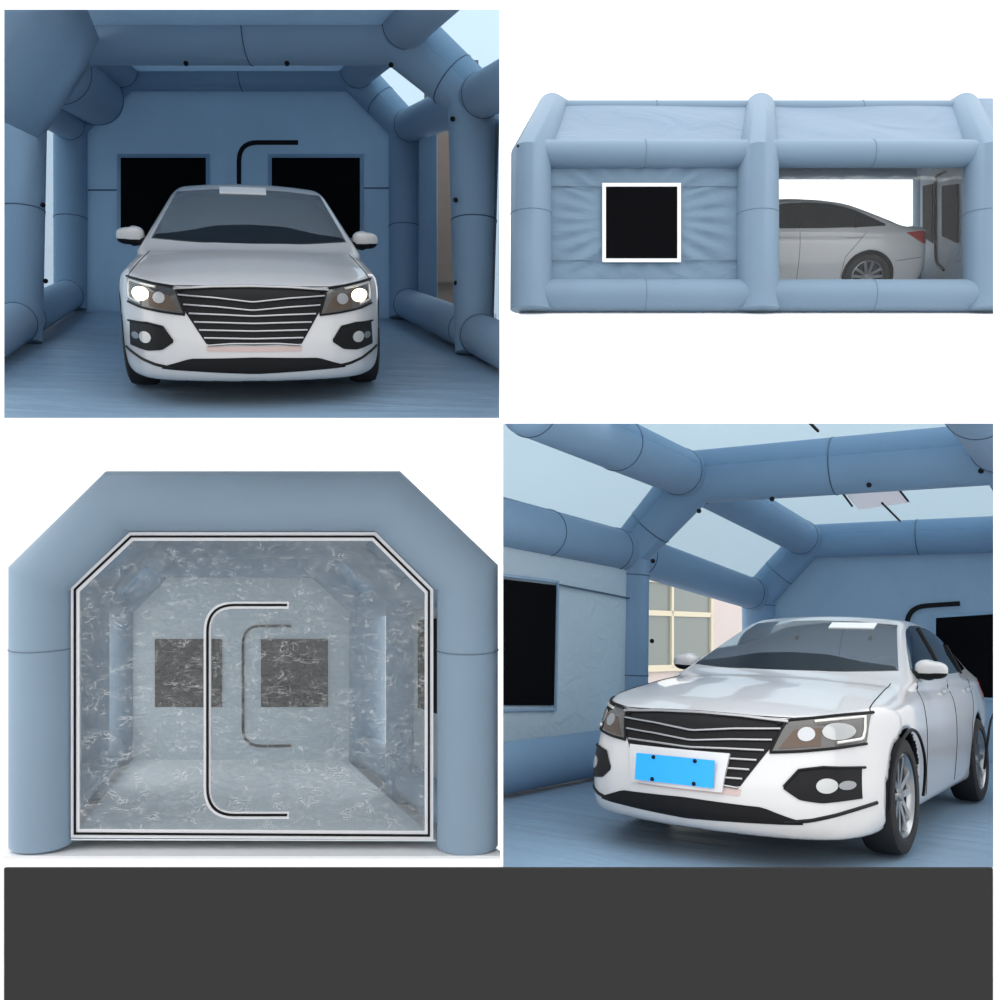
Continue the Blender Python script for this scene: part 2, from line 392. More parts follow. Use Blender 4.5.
def hit(f, A, axis):            # A: 2-D points; first crossing of the surface coming from outside along an axis
    A = np.asarray(A, float)
    if axis == 'front': t = np.arange(2.75, -.6, -.012); P = lambda q: (q, np.broadcast_to(A[:, :1], q.shape), np.broadcast_to(A[:, 1:], q.shape))
    elif axis == 'rear': t = np.arange(-2.6, .6, .012); P = lambda q: (q, np.broadcast_to(A[:, :1], q.shape), np.broadcast_to(A[:, 1:], q.shape))
    elif axis == 'top': t = np.arange(1.8, .3, -.01); P = lambda q: (np.broadcast_to(A[:, :1], q.shape), np.broadcast_to(A[:, 1:], q.shape), q)
    else: t = np.arange(1.15, .1, -.01); P = lambda q: (np.broadcast_to(A[:, :1], q.shape), q, np.broadcast_to(A[:, 1:], q.shape))
    T = np.broadcast_to(t, (len(A), len(t))); D = f(*P(T)); ins = D < 0
    k = np.clip(ins.argmax(1), 1, len(t) - 1); r = np.arange(len(A))
    d0, d1 = D[r, k - 1], D[r, k]; w = np.clip(d0 / np.where(np.abs(d0 - d1) < 1e-9, 1, d0 - d1), 0, 1); q = t[k - 1] + (t[k] - t[k - 1]) * w
    return np.stack([c[:, 0] for c in P(q[:, None])], 1)

def res(pts, n):
    P = np.asarray(pts, float); L = np.insert(np.cumsum(np.linalg.norm(np.diff(P, axis=0), axis=1)), 0, 0); t = np.linspace(0, L[-1], n)
    return np.stack([np.interp(t, L, P[:, i]) for i in range(P.shape[1])], 1)

def patch(f, top, bot, axis, n=24, m=10, off=.004, thick=.02, mirror=False):
    a, b = res(top, n), res(bot, n); A = np.concatenate([a * (1 - s) + b * s for s in np.linspace(0, 1, m)])
    P = hit(f, A, axis); N = grad(f, P); O = P + N * off; I = P - N * thick
    if mirror: O = O * [1, -1, 1]; I = I * [1, -1, 1]
    bm = bmesh.new(); vo = [bm.verts.new(p) for p in O]; vi = [bm.verts.new(p) for p in I]
    for j in range(m - 1):
        for i in range(n - 1):
            q = (j * n + i, j * n + i + 1, (j + 1) * n + i + 1, (j + 1) * n + i)
            bm.faces.new([vo[k] for k in q]); bm.faces.new([vi[k] for k in q[::-1]])
    ring = list(range(n)) + [j * n + n - 1 for j in range(1, m)] + [(m - 1) * n + i for i in range(n - 2, -1, -1)] + [j * n for j in range(m - 2, 0, -1)]
    for i in range(len(ring)):
        p, q = ring[i], ring[(i + 1) % len(ring)]; bm.faces.new((vo[p], vi[p], vi[q], vo[q]))
    return bm

def line3(f, pts, axis, n=30, off=.0):
    P = hit(f, res(pts, n), axis); return P + grad(f, P) * off

def strip(f, pts, axis, r, n=30, off=0., mirror=False, seg=8, bm=None):
    P = line3(f, pts, axis, n, off)
    if mirror: P = P * [1, -1, 1]
    bm = bm or bmesh.new(); tube(bm, [Vector(p) for p in P], r, seg=seg, ends=(0, 0)); return bm

print('car body ...')
BV, BF = surface_net(body, (-2.45, -1.0, .12), (2.6, 1.0, 1.6), .021)
_c = BV[BF].mean(1)
_n = np.cross(BV[BF[:, 1]] - BV[BF[:, 0]], BV[BF[:, 3]] - BV[BF[:, 0]]); _n /= np.maximum(np.linalg.norm(_n, axis=1, keepdims=True), 1e-12)
_dark = (np.minimum(np.hypot(_c[:, 0] - AXF, _c[:, 2] - WR), np.hypot(_c[:, 0] - AXR, _c[:, 2] - WR)) < .378) & ((np.abs(_n[:, 1]) < .75) | (np.abs(_c[:, 1]) < .75)) | ((_n[:, 2] < -.93) & (_c[:, 2] < .26))
BODY = bpy.data.meshes.new('body'); BODY.from_pydata(BV.tolist(), [], BF.tolist())
BODY.materials.append(M['paint']); BODY.materials.append(M['plastic'])
BODY.polygons.foreach_set('material_index', _dark.astype(np.int32)); BODY.polygons.foreach_set('use_smooth', [True] * len(BF)); BODY.update()

def wheel_meshes():
    def lathe(prof, mi=None, seg=48):
        bm = bmesh.new(); rg = []
        for y, r in prof: rg.append([bm.verts.new((r * math.cos(2 * math.pi * k / seg), y, r * math.sin(2 * math.pi * k / seg))) for k in range(seg)])
        for i in range(len(rg) - 1):
            for k in range(seg): bm.faces.new((rg[i][k], rg[i][(k + 1) % seg], rg[i + 1][(k + 1) % seg], rg[i + 1][k]))
        return bm
    ty = lathe([(-.09, .225), (-.1, .24), (-.105, .28), (-.09, .312), (-.06, .323), (.06, .323), (.09, .312), (.105, .28), (.1, .24), (.085, .228), (.05, .222), (-.09, .225)])
    rim = lathe([(-.08, .226), (.05, .222), (.075, .226), (.088, .231), (.092, .224), (.08, .214), (.05, .205), (.02, .20), (.012, .05), (.012, .001)])
    for f in rim.faces: f.material_index = 1 if f.calc_center_median().y < .04 else 0
    for k in range(5):                          # five forked spokes
        a0 = 2 * math.pi * k / 5 + math.pi / 2
        for s in (-1, 1):
            a1 = a0 + s * .26
            p0 = Vector((.03 * math.cos(a0 + s * .5), .062, .03 * math.sin(a0 + s * .5))); p1 = Vector((.212 * math.cos(a1), .078, .212 * math.sin(a1)))
            d = (p1 - p0).normalized(); q = Vector((0, 1, 0)).cross(d).normalized()
            v = [rim.verts.new(p + q * e * w + Vector((0, h, 0))) for p, w in ((p0, .02), (p1, .017)) for e in (-1, 1) for h in (-.035, 0)]
            for f in ((0, 1, 3, 2), (4, 6, 7, 5), (0, 4, 5, 1), (2, 3, 7, 6), (0, 2, 6, 4), (1, 5, 7, 3)): rim.faces.new([v[i] for i in f]).material_index = 0
    bmesh.ops.create_cone(rim, cap_ends=True, segments=20, radius1=.034, radius2=.03, depth=.03, matrix=Matrix.Translation((0, .065, 0)) @ Matrix.Rotation(-math.pi / 2, 4, 'X'))
    out = []
    for nm, bm, mats in (('tyre', ty, [M['tyre']]), ('rim', rim, [M['alloy'], M['alloy_dark']])):
        bmesh.ops.recalc_face_normals(bm, faces=bm.faces[:]); me = bpy.data.meshes.new(nm); bm.to_mesh(me); bm.free()
        for q in mats: me.materials.append(q)
        me.polygons.foreach_set('use_smooth', [True] * len(me.polygons)); me.set_sharp_from_angle(angle=math.radians(35)); out.append(me)
    return out
TYRE, RIM = wheel_meshes()

def link(name, me, par, loc=None, rotz=0):
    o = bpy.data.objects.new(name, me); COL.objects.link(o); o.parent = par
    if loc is not None: o.location = loc
    o.rotation_euler.z = rotz; return o

def make_car(label, mat, lit=True, plated=False, white_mark=(-.235, .135, 1.425, 1.375)):
    R = thing('sedan_car', label, 'car', mat)
    fin = lambda nm, bm, mt, par=R, lab=None: finish(nm, bm, mt, par, root=R, label=lab, cut=False, angle=50)
    b = link('body', BODY, R)
    # glass
    ws_t = [(-.575, 1.383), (-.3, 1.408), (0, 1.416), (.3, 1.408), (.575, 1.383)]; ws_b = [(-.735, 1.022), (-.4, 1.0), (0, .992), (.4, 1.0), (.735, 1.022)]
    w = fin('windshield', patch(cabin, ws_t, ws_b, 'front', 30, 14, .004), M['glass'], lab='dark sloping windshield')
    fin('dashboard_band', patch(cabin, [(-.70, 1.05), (-.5, 1.075), (-.25, 1.125), (0, 1.135), (.25, 1.125), (.5, 1.075), (.70, 1.05)], [(-.725, 1.025), (-.4, 1.004), (0, .996), (.4, 1.004), (.725, 1.025)], 'front', 30, 6, .0065, .002), M['dash'], w)
    fin('windshield_label_and_glint', patch(cabin, [(white_mark[0], white_mark[2]), (white_mark[1], white_mark[2])], [(white_mark[0], white_mark[3]), (white_mark[1], white_mark[3])], 'front', 10, 4, .012, .002), M['label'], w, 'white paper label at the top of the windshield')
    fin('rear_window', patch(cabin, [(-.5, 1.40), (0, 1.42), (.5, 1.40)], [(-.62, 1.09), (0, 1.08), (.62, 1.09)], 'rear', 20, 10, .004), M['glass'])
    st = [(.69, 1.035), (.42, 1.19), (.12, 1.345), (-.1, 1.388), (-.4, 1.402), (-.7, 1.385), (-1.0, 1.315), (-1.25, 1.20), (-1.5, 1.065)]
    sb = [(.70, 1.005), (.2, .995), (-.6, 1.0), (-1.2, 1.02), (-1.5, 1.04)]
    for mir in (False, True):
        g = 1 if not mir else -1
        sw = fin('side_window', patch(cabin, st, sb, 'side', 36, 8, .004, mirror=mir), M['glass_side'])
        for xx in (-.27, -1.05):
            pl = strip(cabin, [(xx, 1.00), (xx - .05, 1.19), (xx - .06, 1.38 if xx > -1 else 1.25)], 'side', .018, 8, .004, mir)
            fin('window_pillar', pl, M['plastic'], sw)
        # headlamp
        hl = fin('headlamp', patch(body, [(.805, 0.785), (.72, 0.775), (.60, 0.755), (.475, 0.738)], [(.80, 0.645), (.70, 0.625), (.56, 0.605), (.42, 0.590)], 'front', 24, 8, .006, mirror=mir), M['lamp'])
        fin('lamp_surround', strip(body, [(.435, 0.722), (.475, 0.742), (.60, 0.760), (.72, 0.780), (.81, 0.792)], 'front', .0085, 20, .006, mir), M['plastic'], hl)
        fin('lamp_surround', strip(body, [(.475, 0.740), (.45, 0.670), (.42, 0.585), (.56, 0.598), (.70, 0.617), (.80, 0.635)], 'front', .0075, 30, .006, mir), M['plastic'], hl)
        fin('lamp_reflector', patch(body, [(.64, 0.715), (.52, 0.700)], [(.64, 0.625), (.46, 0.605)], 'front', 8, 6, .009, .002, mir), M['amber'], hl)
        fin('light_strip', strip(body, [(.60, 0.742), (.70, 0.758), (.785, 0.772), (.79, 0.710), (.785, 0.660), (.70, 0.643)], 'front', .0085, 30, .008, mir), M['drl'], hl)
        def disc(cy, cz, ry, rz, o_=.010):
            an = np.linspace(math.pi * .98, .02 * math.pi, 11)
            return patch(body, [(cy + ry * math.cos(a), cz + rz * math.sin(a)) for a in an], [(cy + ry * math.cos(a), cz - rz * math.sin(a)) for a in an], 'front', 12, 6, o_, .002, mir)
        fin('bulb', disc(.70, .698, .06, .042), M['lamp_lit'] if lit else M['fog'], hl, 'lit bulb' if lit else None)
        fin('projector', disc(.575, .68, .038, .034, .012), M['alloy'], hl)
        # fog lamp in its dark pocket
        fg = fin('fog_lamp_bezel', patch(body, [(.50, .435), (.56, .505), (.66, .52), (.79, .512)], [(.50, .415), (.57, .365), (.66, .352), (.795, .365)], 'front', 20, 8, .006, mirror=mir), M['plastic'])
        fin('fog_lamp', disc(.675, .435, .04, .036), M['fog'], fg); fin('fog_reflector', disc(.745, .435, .028, .022), M['alloy'], fg)
        edge = strip(body, [(.50, .425), (.56, .508), (.66, .525), (.80, .517)], 'front', .007, 18, .008, mir); fin('bezel_trim', edge, M['plastic'], fg)
        # bumper slit, seams
        sl = strip(body, [(.50, .25), (.62, .268), (.72, .295), (.84, .335)], 'front', .010, 20, .0, mir); fin('bumper_slit', sl, M['plastic'])
        fin('hood_seam', strip(body, [(.80, .80), (.77, .87), (.735, .935)], 'front', .0035, 20, .0, mir), M['plastic'])
        for q in ([(.72, .95), (.80, .80), (.80, .45), (.72, .26)], [(-.27, .95), (-.27, .26)], [(-1.22, .95), (-1.12, .84), (-.92, .60), (-.88, .27)], [(-1.66, .55), (-2.02, .60)]):
            fin('panel_seam', strip(noarch, q, 'side', .0035, 24, .0, mir), M['plastic'])
        for x0 in (.02, -.93):
            hb = strip(noarch, [(x0, .865), (x0 - .2, .875)], 'side', .013, 6, .018, mir); fin('door_handle', hb, M['paint'])
        tl = patch(noarch, [(-1.78, .935), (-2.0, .955), (-2.1, .945)], [(-1.80, .925), (-2.0, .80), (-2.1, .77)], 'side', 16, 8, .006, mirror=mir); fin('tail_lamp', tl, M['red'])
        # door mirror
        mm = bmesh.new(); bmesh.ops.create_uvsphere(mm, u_segments=24, v_segments=14, radius=1)
        for v in mm.verts:
            x, y, z = v.co; 
            v.co = Vector((math.copysign(abs(x) ** .8, x) * (.07 + .03 * max(z, -.3)), math.copysign(abs(y) ** .75, y) * .105, math.copysign(abs(z) ** .75, z) * (.066 + .012 * (1 if y < 0 else 0)))) + Vector((.62, .905, 1.035))
            v.co.y *= g
        for f_ in mm.faces: f_.material_index = 1 if f_.calc_center_median().z < 1.008 else 0
        tube(mm, [Vector((.66, .74 * g, .985)), Vector((.64, .84 * g, 1.0))], .032, 10, (0, .3), mi=1)
        fin('door_mirror', mm, [M['paint'], M['plastic']])
    # grille
    gt = [(-.50, .732), (-.25, .745), (0, .749), (.25, .745), (.50, .732)]
    gr = patch(body, gt, [(-.295, .412), (0, .405), (.295, .412)], 'front', 36, 14, .004)
    grille = fin('grille', gr, M['plastic'])
    bars = bmesh.new()
    def half(z): return .295 + (z - .412) * .205 / .34
    for z, dip, r in ((.746, -.008, .011), (.70, .035, .007), (.645, .03, .007), (.592, .012, .0075), (.542, .006, .0075), (.494, .004, .0075), (.447, .003, .0075), (.415, 0, .007)):
        h = half(z) - .012
        strip(body, [(-h, z + (.0 if dip > 0 else -.012)), (-h * .5, z - dip * .35), (0, z - dip), (h * .5, z - dip * .35), (h, z + (.0 if dip > 0 else -.012))], 'front', r, 30, .010, bm=bars)
    fin('grille_bars', bars, M['chrome'], grille, 'chrome horizontal bars')
    fin('lower_intake', patch(body, [(-.58, .258), (-.40, .318), (0, .330), (.40, .318), (.58, .258)], [(-.58, .245), (0, .222), (.58, .245)], 'front', 36, 6, .005), M['plastic'])
    fin('bumper_film', patch(body, [(-.30, .398), (.30, .398)], [(-.29, .365), (.29, .365)], 'front', 20, 4, .005, .002), M['film'], lab='pinkish film strip below the grille')
    hs = strip(body, [(-.72, .782), (-.5, .758), (0, .762), (.5, .758), (.72, .782)], 'front', .0035, 40, .0); fin('hood_seam', hs, M['plastic'])
    if plated:
        pb = fin('plate_bracket', patch(body, [(-.36, .56), (.23, .56)], [(-.31, .375), (.21, .375)], 'front', 20, 6, .030, .03), M['paint'], lab='white plate bracket')
        X = float(hit(body, [(0, .46)], 'front')[0, 0]) + .040
        pm = bmesh.new(); box(pm, (X - .006, -.275, .395), (X + .006, .175, .535)); pm.transform(Matrix.Translation((X, 0, .46)) @ Matrix.Rotation(-.12, 4, 'Y') @ Matrix.Translation((-X, 0, -.46)))
        pl = fin('number_plate', pm, M['plate'], lab='plain blue number plate')
        for y in (-.17, .07):
            for z in (.408, .522):
                sc = bmesh.new(); ball(sc, Vector((X + .008 - (z - .46) * .12, y, z)), .011); fin('plate_bolt', sc, M['black'], pl)
    # wheels
    for ax in (AXF, AXR):
        for mir in (False, True):
            a_ = np.linspace(-.10, math.pi + .10, 40)
            tr = strip(noarch, [(ax + .366 * math.cos(a), WR + .366 * math.sin(a)) for a in a_], 'side', .009, 44, -.005, mir); fin('wheel_arch_lip', tr, M['plastic'])
        for g in (1, -1):
            w = link('wheel', TYRE, R, (ax, g * .785, WR), 0 if g > 0 else math.pi); link('rim', RIM, w)
    return R

def taper(car, k, kz=0.):       # narrower towards the tail, lower roof
    done = {}
    for o in [c for c in car.children_recursive if c.type == 'MESH']:
        if o.parent.name.startswith('wheel'): continue
        if o.name.startswith('wheel'):
            o.location.y *= 1 - k * (2.3 - o.location.x) / 4.6; continue
        if o.data.users > 1: o.data = o.data.copy()
        n = len(o.data.vertices); a = np.empty(n * 3, np.float32); o.data.vertices.foreach_get('co', a); a = a.reshape(-1, 3)
        a[:, 1] *= 1 - k * (2.3 - a[:, 0]) / 4.6; a[:, 2] = np.where(a[:, 2] > .95, .95 + (a[:, 2] - .95) * (1 - kz), a[:, 2]); o.data.vertices.foreach_set('co', a.ravel()); o.data.update()

def rot(rx, ry, rz): return Matrix.Rotation(rz, 4, 'Z') @ Matrix.Rotation(rx, 4, 'X') @ Matrix.Rotation(ry, 4, 'Y')
# poses: where each car stands
C1 = Matrix.Translation(Vector((-2.1609, 8.4476, 1.2515 + HC))) @ rot(.0437, .2769, -1.3308)
C4 = Matrix.Translation(Vector((2.4964, 7.1594, -2.3002 + HC))) @ rot(.0688, -.1446, -2.1961)
N1 = (C1.to_3x3() @ Vector((0, 0, 1))).normalized(); N4 = (C4.to_3x3() @ Vector((0, 0, 1))).normalized()
LIFT = .012
P4 = Matrix.Translation(Vector((2.4141, 6.9106, -2.2369 + HC))) @ rot(.0722, -.1387, -2.2014)
q = P4.translation - N4 * (P4.translation - C4.translation).dot(N4)                 # wheels on the booth floor
f_ = P4.to_3x3() @ Vector((1, 0, 0)); f_ = (f_ - N4 * f_.dot(N4)).normalized()
P4 = Matrix((f_, N4.cross(f_), N4)).transposed().to_4x4(); P4.translation = q
car1 = make_car('white sedan with lit headlamps facing straight out of the blue booth', Matrix.Translation(N1 * LIFT) @ C1)
car4 = make_car('white sedan with a blue number plate, parked at an angle under the skylights', Matrix.Translation(N4 * LIFT) @ P4, lit=False, plated=True, white_mark=(.12, .44, 1.39, 1.345))  # its white windshield mark is a painted reflection of the skylight patch
taper(car4, .17, .14)

def on_plane(px, py, p0, n, up=0.):
    d = at(px, py, 1) - CAM; q = Vector(p0) + n * up; return CAM + d * ((q - CAM).dot(n) / d.dot(n))

# ================================================================== board with four openings
YB = 4.6
def px2(x, y, d=YB): return at(x, y, d)
bm = bmesh.new()
xs = [-160, 4, 500.5, 504, 993, 1160]; ys = [-160, 10, 418, 424.3, 868, 1160]
def cell(x0, x1, y0, y1, d0=YB, d1=YB + .003):
    a = at(x0, y1, YB); b = at(x1, y0, YB); box(bm, (a.x, d0, a.z), (b.x, d1, b.z))
cell(-600, 4, -160, 1160); cell(993.5, 1600, -160, 1160); cell(4, 993.5, -160, 9.5); cell(4, 993.5, 868, 1160)
cell(500.3, 503.2, 10, 868); cell(4, 500.3, 418, 424.5); cell(503.2, 993.5, 418, 423.6)
bmesh.ops.remove_doubles(bm, verts=bm.verts[:], dist=1e-5)
structure('wall_front', bm, M['board'], 'white display board with four openings')
bm = bmesh.new(); a = at(4, 1120, YB - .02); b = at(993, 868.5, YB - .02); box(bm, (a.x, YB - .02, a.z), (b.x, YB - .002, b.z))
structure('baseboard_front', bm, M['base'], 'charcoal board along the bottom of the white display board')
bm = bmesh.new(); box(bm, (.003, YB + .02, .4), (.010, 12.0, HC + 3.6)); structure('wall_middle', bm, M['board'])

# ================================================================== booth with the head-on car (upper left)
FL1 = C1.translation.copy()
def f1(px, py, up=0.): return on_plane(px, py, FL1, N1, up)
def fz1(x, y): return FL1.z - (N1.x * (x - FL1.x) + N1.y * (y - FL1.y)) / N1.z     # floor height
T1 = thing('inflatable_booth', 'dark blue inflatable booth seen from inside, around the car with lit headlamps', 'inflatable booth', Matrix.Translation(f1(230, 330)))
CUTS[:] = [(Vector((-.004, 6, 0)), Vector((1, 0, 0)))]
YBK, YMD, YNR = 12.3, 9.05, 6.35
VP1 = (215, 221)
def fore(p, y0, y1):            # the same point of the section carried along the booth's axis
    s = y0 / y1; return (VP1[0] + (p[0] - VP1[0]) * s, VP1[1] + (p[1] - VP1[1]) * s)
bk = [(71, 322), (71, 125), (124, 73), (354, 73), (405, 127), (405, 320)]
md = [(22, 352), (22, 92), (73, 31), (399, 31), (474, 99), (474, 354)]
def floor_end(p, y, dz=.0):
    q = at(p[0], p[1], y); q.z = fz1(q.x, q.y) + dz; return q
def arch1(pts, y, r, name='arch', seams=(.5,)):
    P = [at(p[0], p[1], y) for p in pts]; P[0] = floor_end(pts[0], y, .03); P[-1] = floor_end(pts[-1], y, .03)
    bm = bmesh.new(); tube(bm, P, r, 32, (.1, .1), seams); return finish(name, bm, [M['blue'], M['seam']], T1), P
a_, PB = arch1(bk, YBK, [.205, .21, .232, .232, .21, .205], seams=(.12, .5, .88, .30, .70))
a_, PM = arch1(md, YMD, [.18, .22, .30, .30, .25, .18], seams=(.5, .13, .87, .30, .72))
PN = [at(*fore(p, YMD, YNR), YNR) for p in md]; PN[0] = floor_end(fore(md[0], YMD, YNR), YNR); PN[-1] = floor_end(fore(md[-1], YMD, YNR), YNR)
def tie(name, a, b, r, seams=(.06, .94), root=T1, mat='blue', ends=(.5, .5)):
    bm = bmesh.new(); tube(bm, [a, b], r, 28, ends, seams); return finish(name, bm, [M[mat], M['seam_pale' if 'steel' in mat else 'seam']], root)
for A, B in ((PM, PB), (PN, PM)):
    for i, nm, r in ((1, 'eave_tube', .20), (2, 'ridge_tube', .20), (3, 'ridge_tube', .21), (4, 'eave_tube', .20)):
        if A is PN and i in (1, 2): continue
        d = (B[i] - A[i]).normalized(); tie(nm, A[i] + d * .12, B[i] - d * .2, r, (.05, .955))
    for i in (0, 5):
        u = N1 * .19; d = (B[i] - A[i]).normalized(); tie('base_tube', A[i] + u + d * .12, B[i] + u - d * .15, .19, (.04, .97))
    # side windows of clear vinyl, shoulder and roof sheets
    near = A is PN
    for i, j, m_, sx in ((0, 1, 'clear_grey', -.17), (5, 4, 'clear_grey' if near else 'clear', .17)):
        up = N1 * .3 + Vector((sx, 0, 0)); o_ = Vector((sx, 0, 0))
        bm = bmesh.new(); sheet(bm, [A[i] + up, B[i] + up, B[j] + o_, A[j] + o_], .006); finish('clear_window', bm, M[m_], T1)
        if not near and i == 5:
            bm = bmesh.new(); sheet(bm, [A[i].lerp(B[i], .68) + up, B[i] + up, B[j] + o_, A[j].lerp(B[j], .68) + o_], .012); finish('side_panel', bm, M['blue_wall'], T1)
    for i, j, nm, mt in ((1, 2, 'roof_panel', 'blue_wall'), (3, 4, 'skylight', 'sky_panel'), (2, 3, 'roof_panel', 'blue_wall')):
        nn = (B[i] - A[i]).cross(A[j] - A[i]).normalized(); nn = nn if nn.z < 0 else -nn
        up = nn * (.26 if near and i == 1 else 0); q = [A[i] + up, B[i] + up, B[j] + up, A[j] + up]
        if near and i == 1:             # loose drape over the shoulder of the near bay
            d = (A[1] - B[1]) * .55; dn = Vector((-.05, 0, -.26)); tp = (A[2] - A[1]) * .35
            q = [q[0] + d + dn, q[1] + dn, q[2] + tp * .3, q[3] + d + tp]
        bm = bmesh.new(); sheet(bm, q, .008); finish(nm, bm, M[mt], T1)
    if not near:
        tie('shoulder_tube', A[1].lerp(A[2], .5) + (B[1] - A[1]) * .08, B[1].lerp(B[2], .5) - (B[1] - A[1]) * .06, .34, (.05, .96))
# end wall, its two filter windows and the zipped door
def on1(px, py, off=0.): return at(px, py, YBK + .02 - off)
bm = bmesh.new(); P = [p.copy() for p in PB]
for p in P: p.y = YBK + .02
P[0].z -= .05; P[-1].z -= .05
sheet(bm, P, .012, n=(0, 1, 0)); ew = finish('end_wall', bm, M['blue_wall'], T1)
for x0, x1 in ((121, 206), (272, 360)):
    bm = bmesh.new(); sheet(bm, [on1(x0, 158, .02), on1(x1, 158, .02), on1(x1, 238, .02), on1(x0, 238, .02)], .02, n=(0, 1, 0)); w_ = finish('filter_window', bm, M['mesh'], ew)
    bm = bmesh.new(); ribbon(bm, [on1(x0 - 2, 156, .02), on1(x1 + 2, 156, .02), on1(x1 + 2, 240, .02), on1(x0 - 2, 240, .02)], .05, (0, 1, 0), .016, True); finish('window_hem', bm, M['blue'], w_)
bm = bmesh.new(); ribbon(bm, rounded([on1(298, 142.5, .02), on1(239, 142.5, .02), on1(239, 262, .02), on1(298, 262, .02)], .24), .055, (0, 1, 0), .02); finish('door_zipper', bm, M['black'], ew)
for x0, x1, y in ((88, 120, 190), (362, 389, 188), (62, 86, 183)):
    bm = bmesh.new(); ribbon(bm, [on1(x0, y, .02), on1(x1, y, .02)], .016, (0, 1, 0), .012); finish('wall_seam', bm, M['seam'], ew)
# ground sheet
def floor1(x, y, dz=0.): return Vector((x, y, fz1(x, y) + dz))
bm = bmesh.new(); grid_sheet(bm, [floor1(-3.9, 5.55), floor1(.9, 6.15), floor1(-.6, 12.4), floor1(-6.2, 12.4)], 60, 60, .0035, .008, 5); finish('ground_sheet', bm, M['blue_floor'], T1)
dots(T1, [at(186, 63.5, YMD - .16), at(287, 63.5, YMD - .16), at(391, 65, YMD - .22), at(452.5, 119, YMD - .2), at(455.5, 200, YMD - .2), at(456, 283, YMD - .1), at(43, 205, YMD - .1), at(45.5, 281, YMD - .1)], .024)
CUTS[:] = []
bm = bmesh.new(); n = N1 * .02
sheet(bm, [floor1(-4.2, 6.1) - n, floor1(-.05, 6.1) - n, floor1(-.05, 13.6) - n, floor1(-6.6, 13.6) - n], .02, n=N1); structure('floor_upper_left', bm, M['board'])
bm = bmesh.new(); box(bm, (-1.05, 13.15, at(430, 330, 13.15).z), (-.3, 13.35, at(430, 60, 13.15).z)); box(bm, (-1.05, 13.0, at(430, 282, 13.1).z), (-.3, 13.15, at(430, 272, 13.1).z))
structure('wall_outside', bm, M['concrete'], 'weathered concrete wall seen through the right side window of the dark blue booth')

# ================================================================== exterior side view of the booth (upper right)
VP2 = (758, 215); YF = 12.3; YK = 16.4; ZF = at(0, 312, YF).z; SL = (500 - VP2[1]) / F
def fz2(y): return ZF + SL * (y - YF)
def dp(px, py, y): s = YF / y; return at(VP2[0] + (px - VP2[0]) * s, VP2[1] + (py - VP2[1]) * s, y)      # section point carried back along the depth axis
T2 = thing('inflatable_booth', 'steel blue booth seen from its long side, with a white framed black window', 'inflatable booth', Matrix.Translation(Vector((at(758, 312, YF).x, 14.3, fz2(14.3)))))
def leg_top(px): return (px, 146)
arches = {}
for px, lean in ((531, 7), (758, 2), (985, -7)):
    Yr1, Yr2 = YF + .85, YK - .85
    P = [dp(px, 312, YF), dp(px, 157, YF), dp(px + lean, 102, Yr1), dp(px + lean, 102, Yr2), dp(px, 157, YK), dp(px, 312, YK)]
    P[0].z = fz2(YF) + .03; P[-1].z = fz2(YK) + .03
    bm = bmesh.new(); tube(bm, P, [.27, .26, .21, .21, .25, .25], 32, (.12, .12), (.14,)); finish('arch', bm, [M['steel'], M['seam_pale']], T2); arches[px] = P
Ks = sorted(arches)
for a, b in ((Ks[0], Ks[1]), (Ks[1], Ks[2])):
    A, B = arches[a], arches[b]
    for i, nm, r, dy in ((1, 'eave_tube', .175, .04), (4, 'eave_tube', .17, .04), (2, 'ridge_tube', .10, .02), (3, 'ridge_tube', .10, .02)):
        q = Vector((0, 0, dy)); d = (B[i] - A[i]).normalized(); tie(nm, A[i] + q + d * .16, B[i] + q - d * .16, r, (.5,), T2, 'steel')
    for i in (0, 5):
        q = Vector((0, 0, .185)); d = (B[i] - A[i]).normalized(); tie('base_tube', A[i] + q + d * .13, B[i] + q - d * .13, .205, (.5,), T2, 'steel')
    for i, j in ((1, 2), (4, 3), (2, 3)):
        bm = bmesh.new(); q = Vector((0, 0, .10)); grid_sheet(bm, [A[i] + q, B[i] + q, B[j] + q, A[j] + q], 40, 14, .03, .01, 7 + i + a); finish('roof_panel', bm, M['steel_roof'], T2)
A, B, Cc = (arches[k] for k in Ks)
# roof running on beyond the last arch
d = Vector((.55, 0, 0))
bm = bmesh.new(); q = Vector((0, 0, .15)); sheet(bm, [Cc[1] + q, Cc[1] + q + d, Cc[2] + q + d, Cc[2] + q], .012); finish('roof_panel', bm, M['steel_roof'], T2)
# front fabric wall of the left bay, its window, and the back wall behind
yw = YF + .04
def wr(s, q):
    dx, dy = s - .47, q - .5; r = math.hypot(dx * 1.25, dy); a = math.atan2(dy, dx)
    return .020 * math.sin(a * 22 + 3 * r) * max(0, min(1, (r - .22) * 5)) * max(0, 1 - abs(r - .42) * 2.2)
bm = bmesh.new(); grid_sheet(bm, [at(540, 285, yw), at(748, 285, yw), at(748, 150, yw), at(540, 150, yw)], 110, 70, .012, .01, 3, wr); fw = finish('wall_panel', bm, M['steel_wall'], T2)
bm = bmesh.new(); sheet(bm, [at(603, 184, yw - .04), at(680, 184, yw - .04), at(680, 261.5, yw - .04), at(603, 261.5, yw - .04)], .02, n=(0, 1, 0)); w_ = finish('filter_window', bm, M['mesh'], fw)
bm = bmesh.new(); ribbon(bm, [at(604, 185, yw - .05), at(679, 185, yw - .05), at(679, 260.5, yw - .05), at(604, 260.5, yw - .05)], .046, (0, 1, 0), .03, True); finish('window_frame', bm, M['white_trim'], w_, label='white window frame')
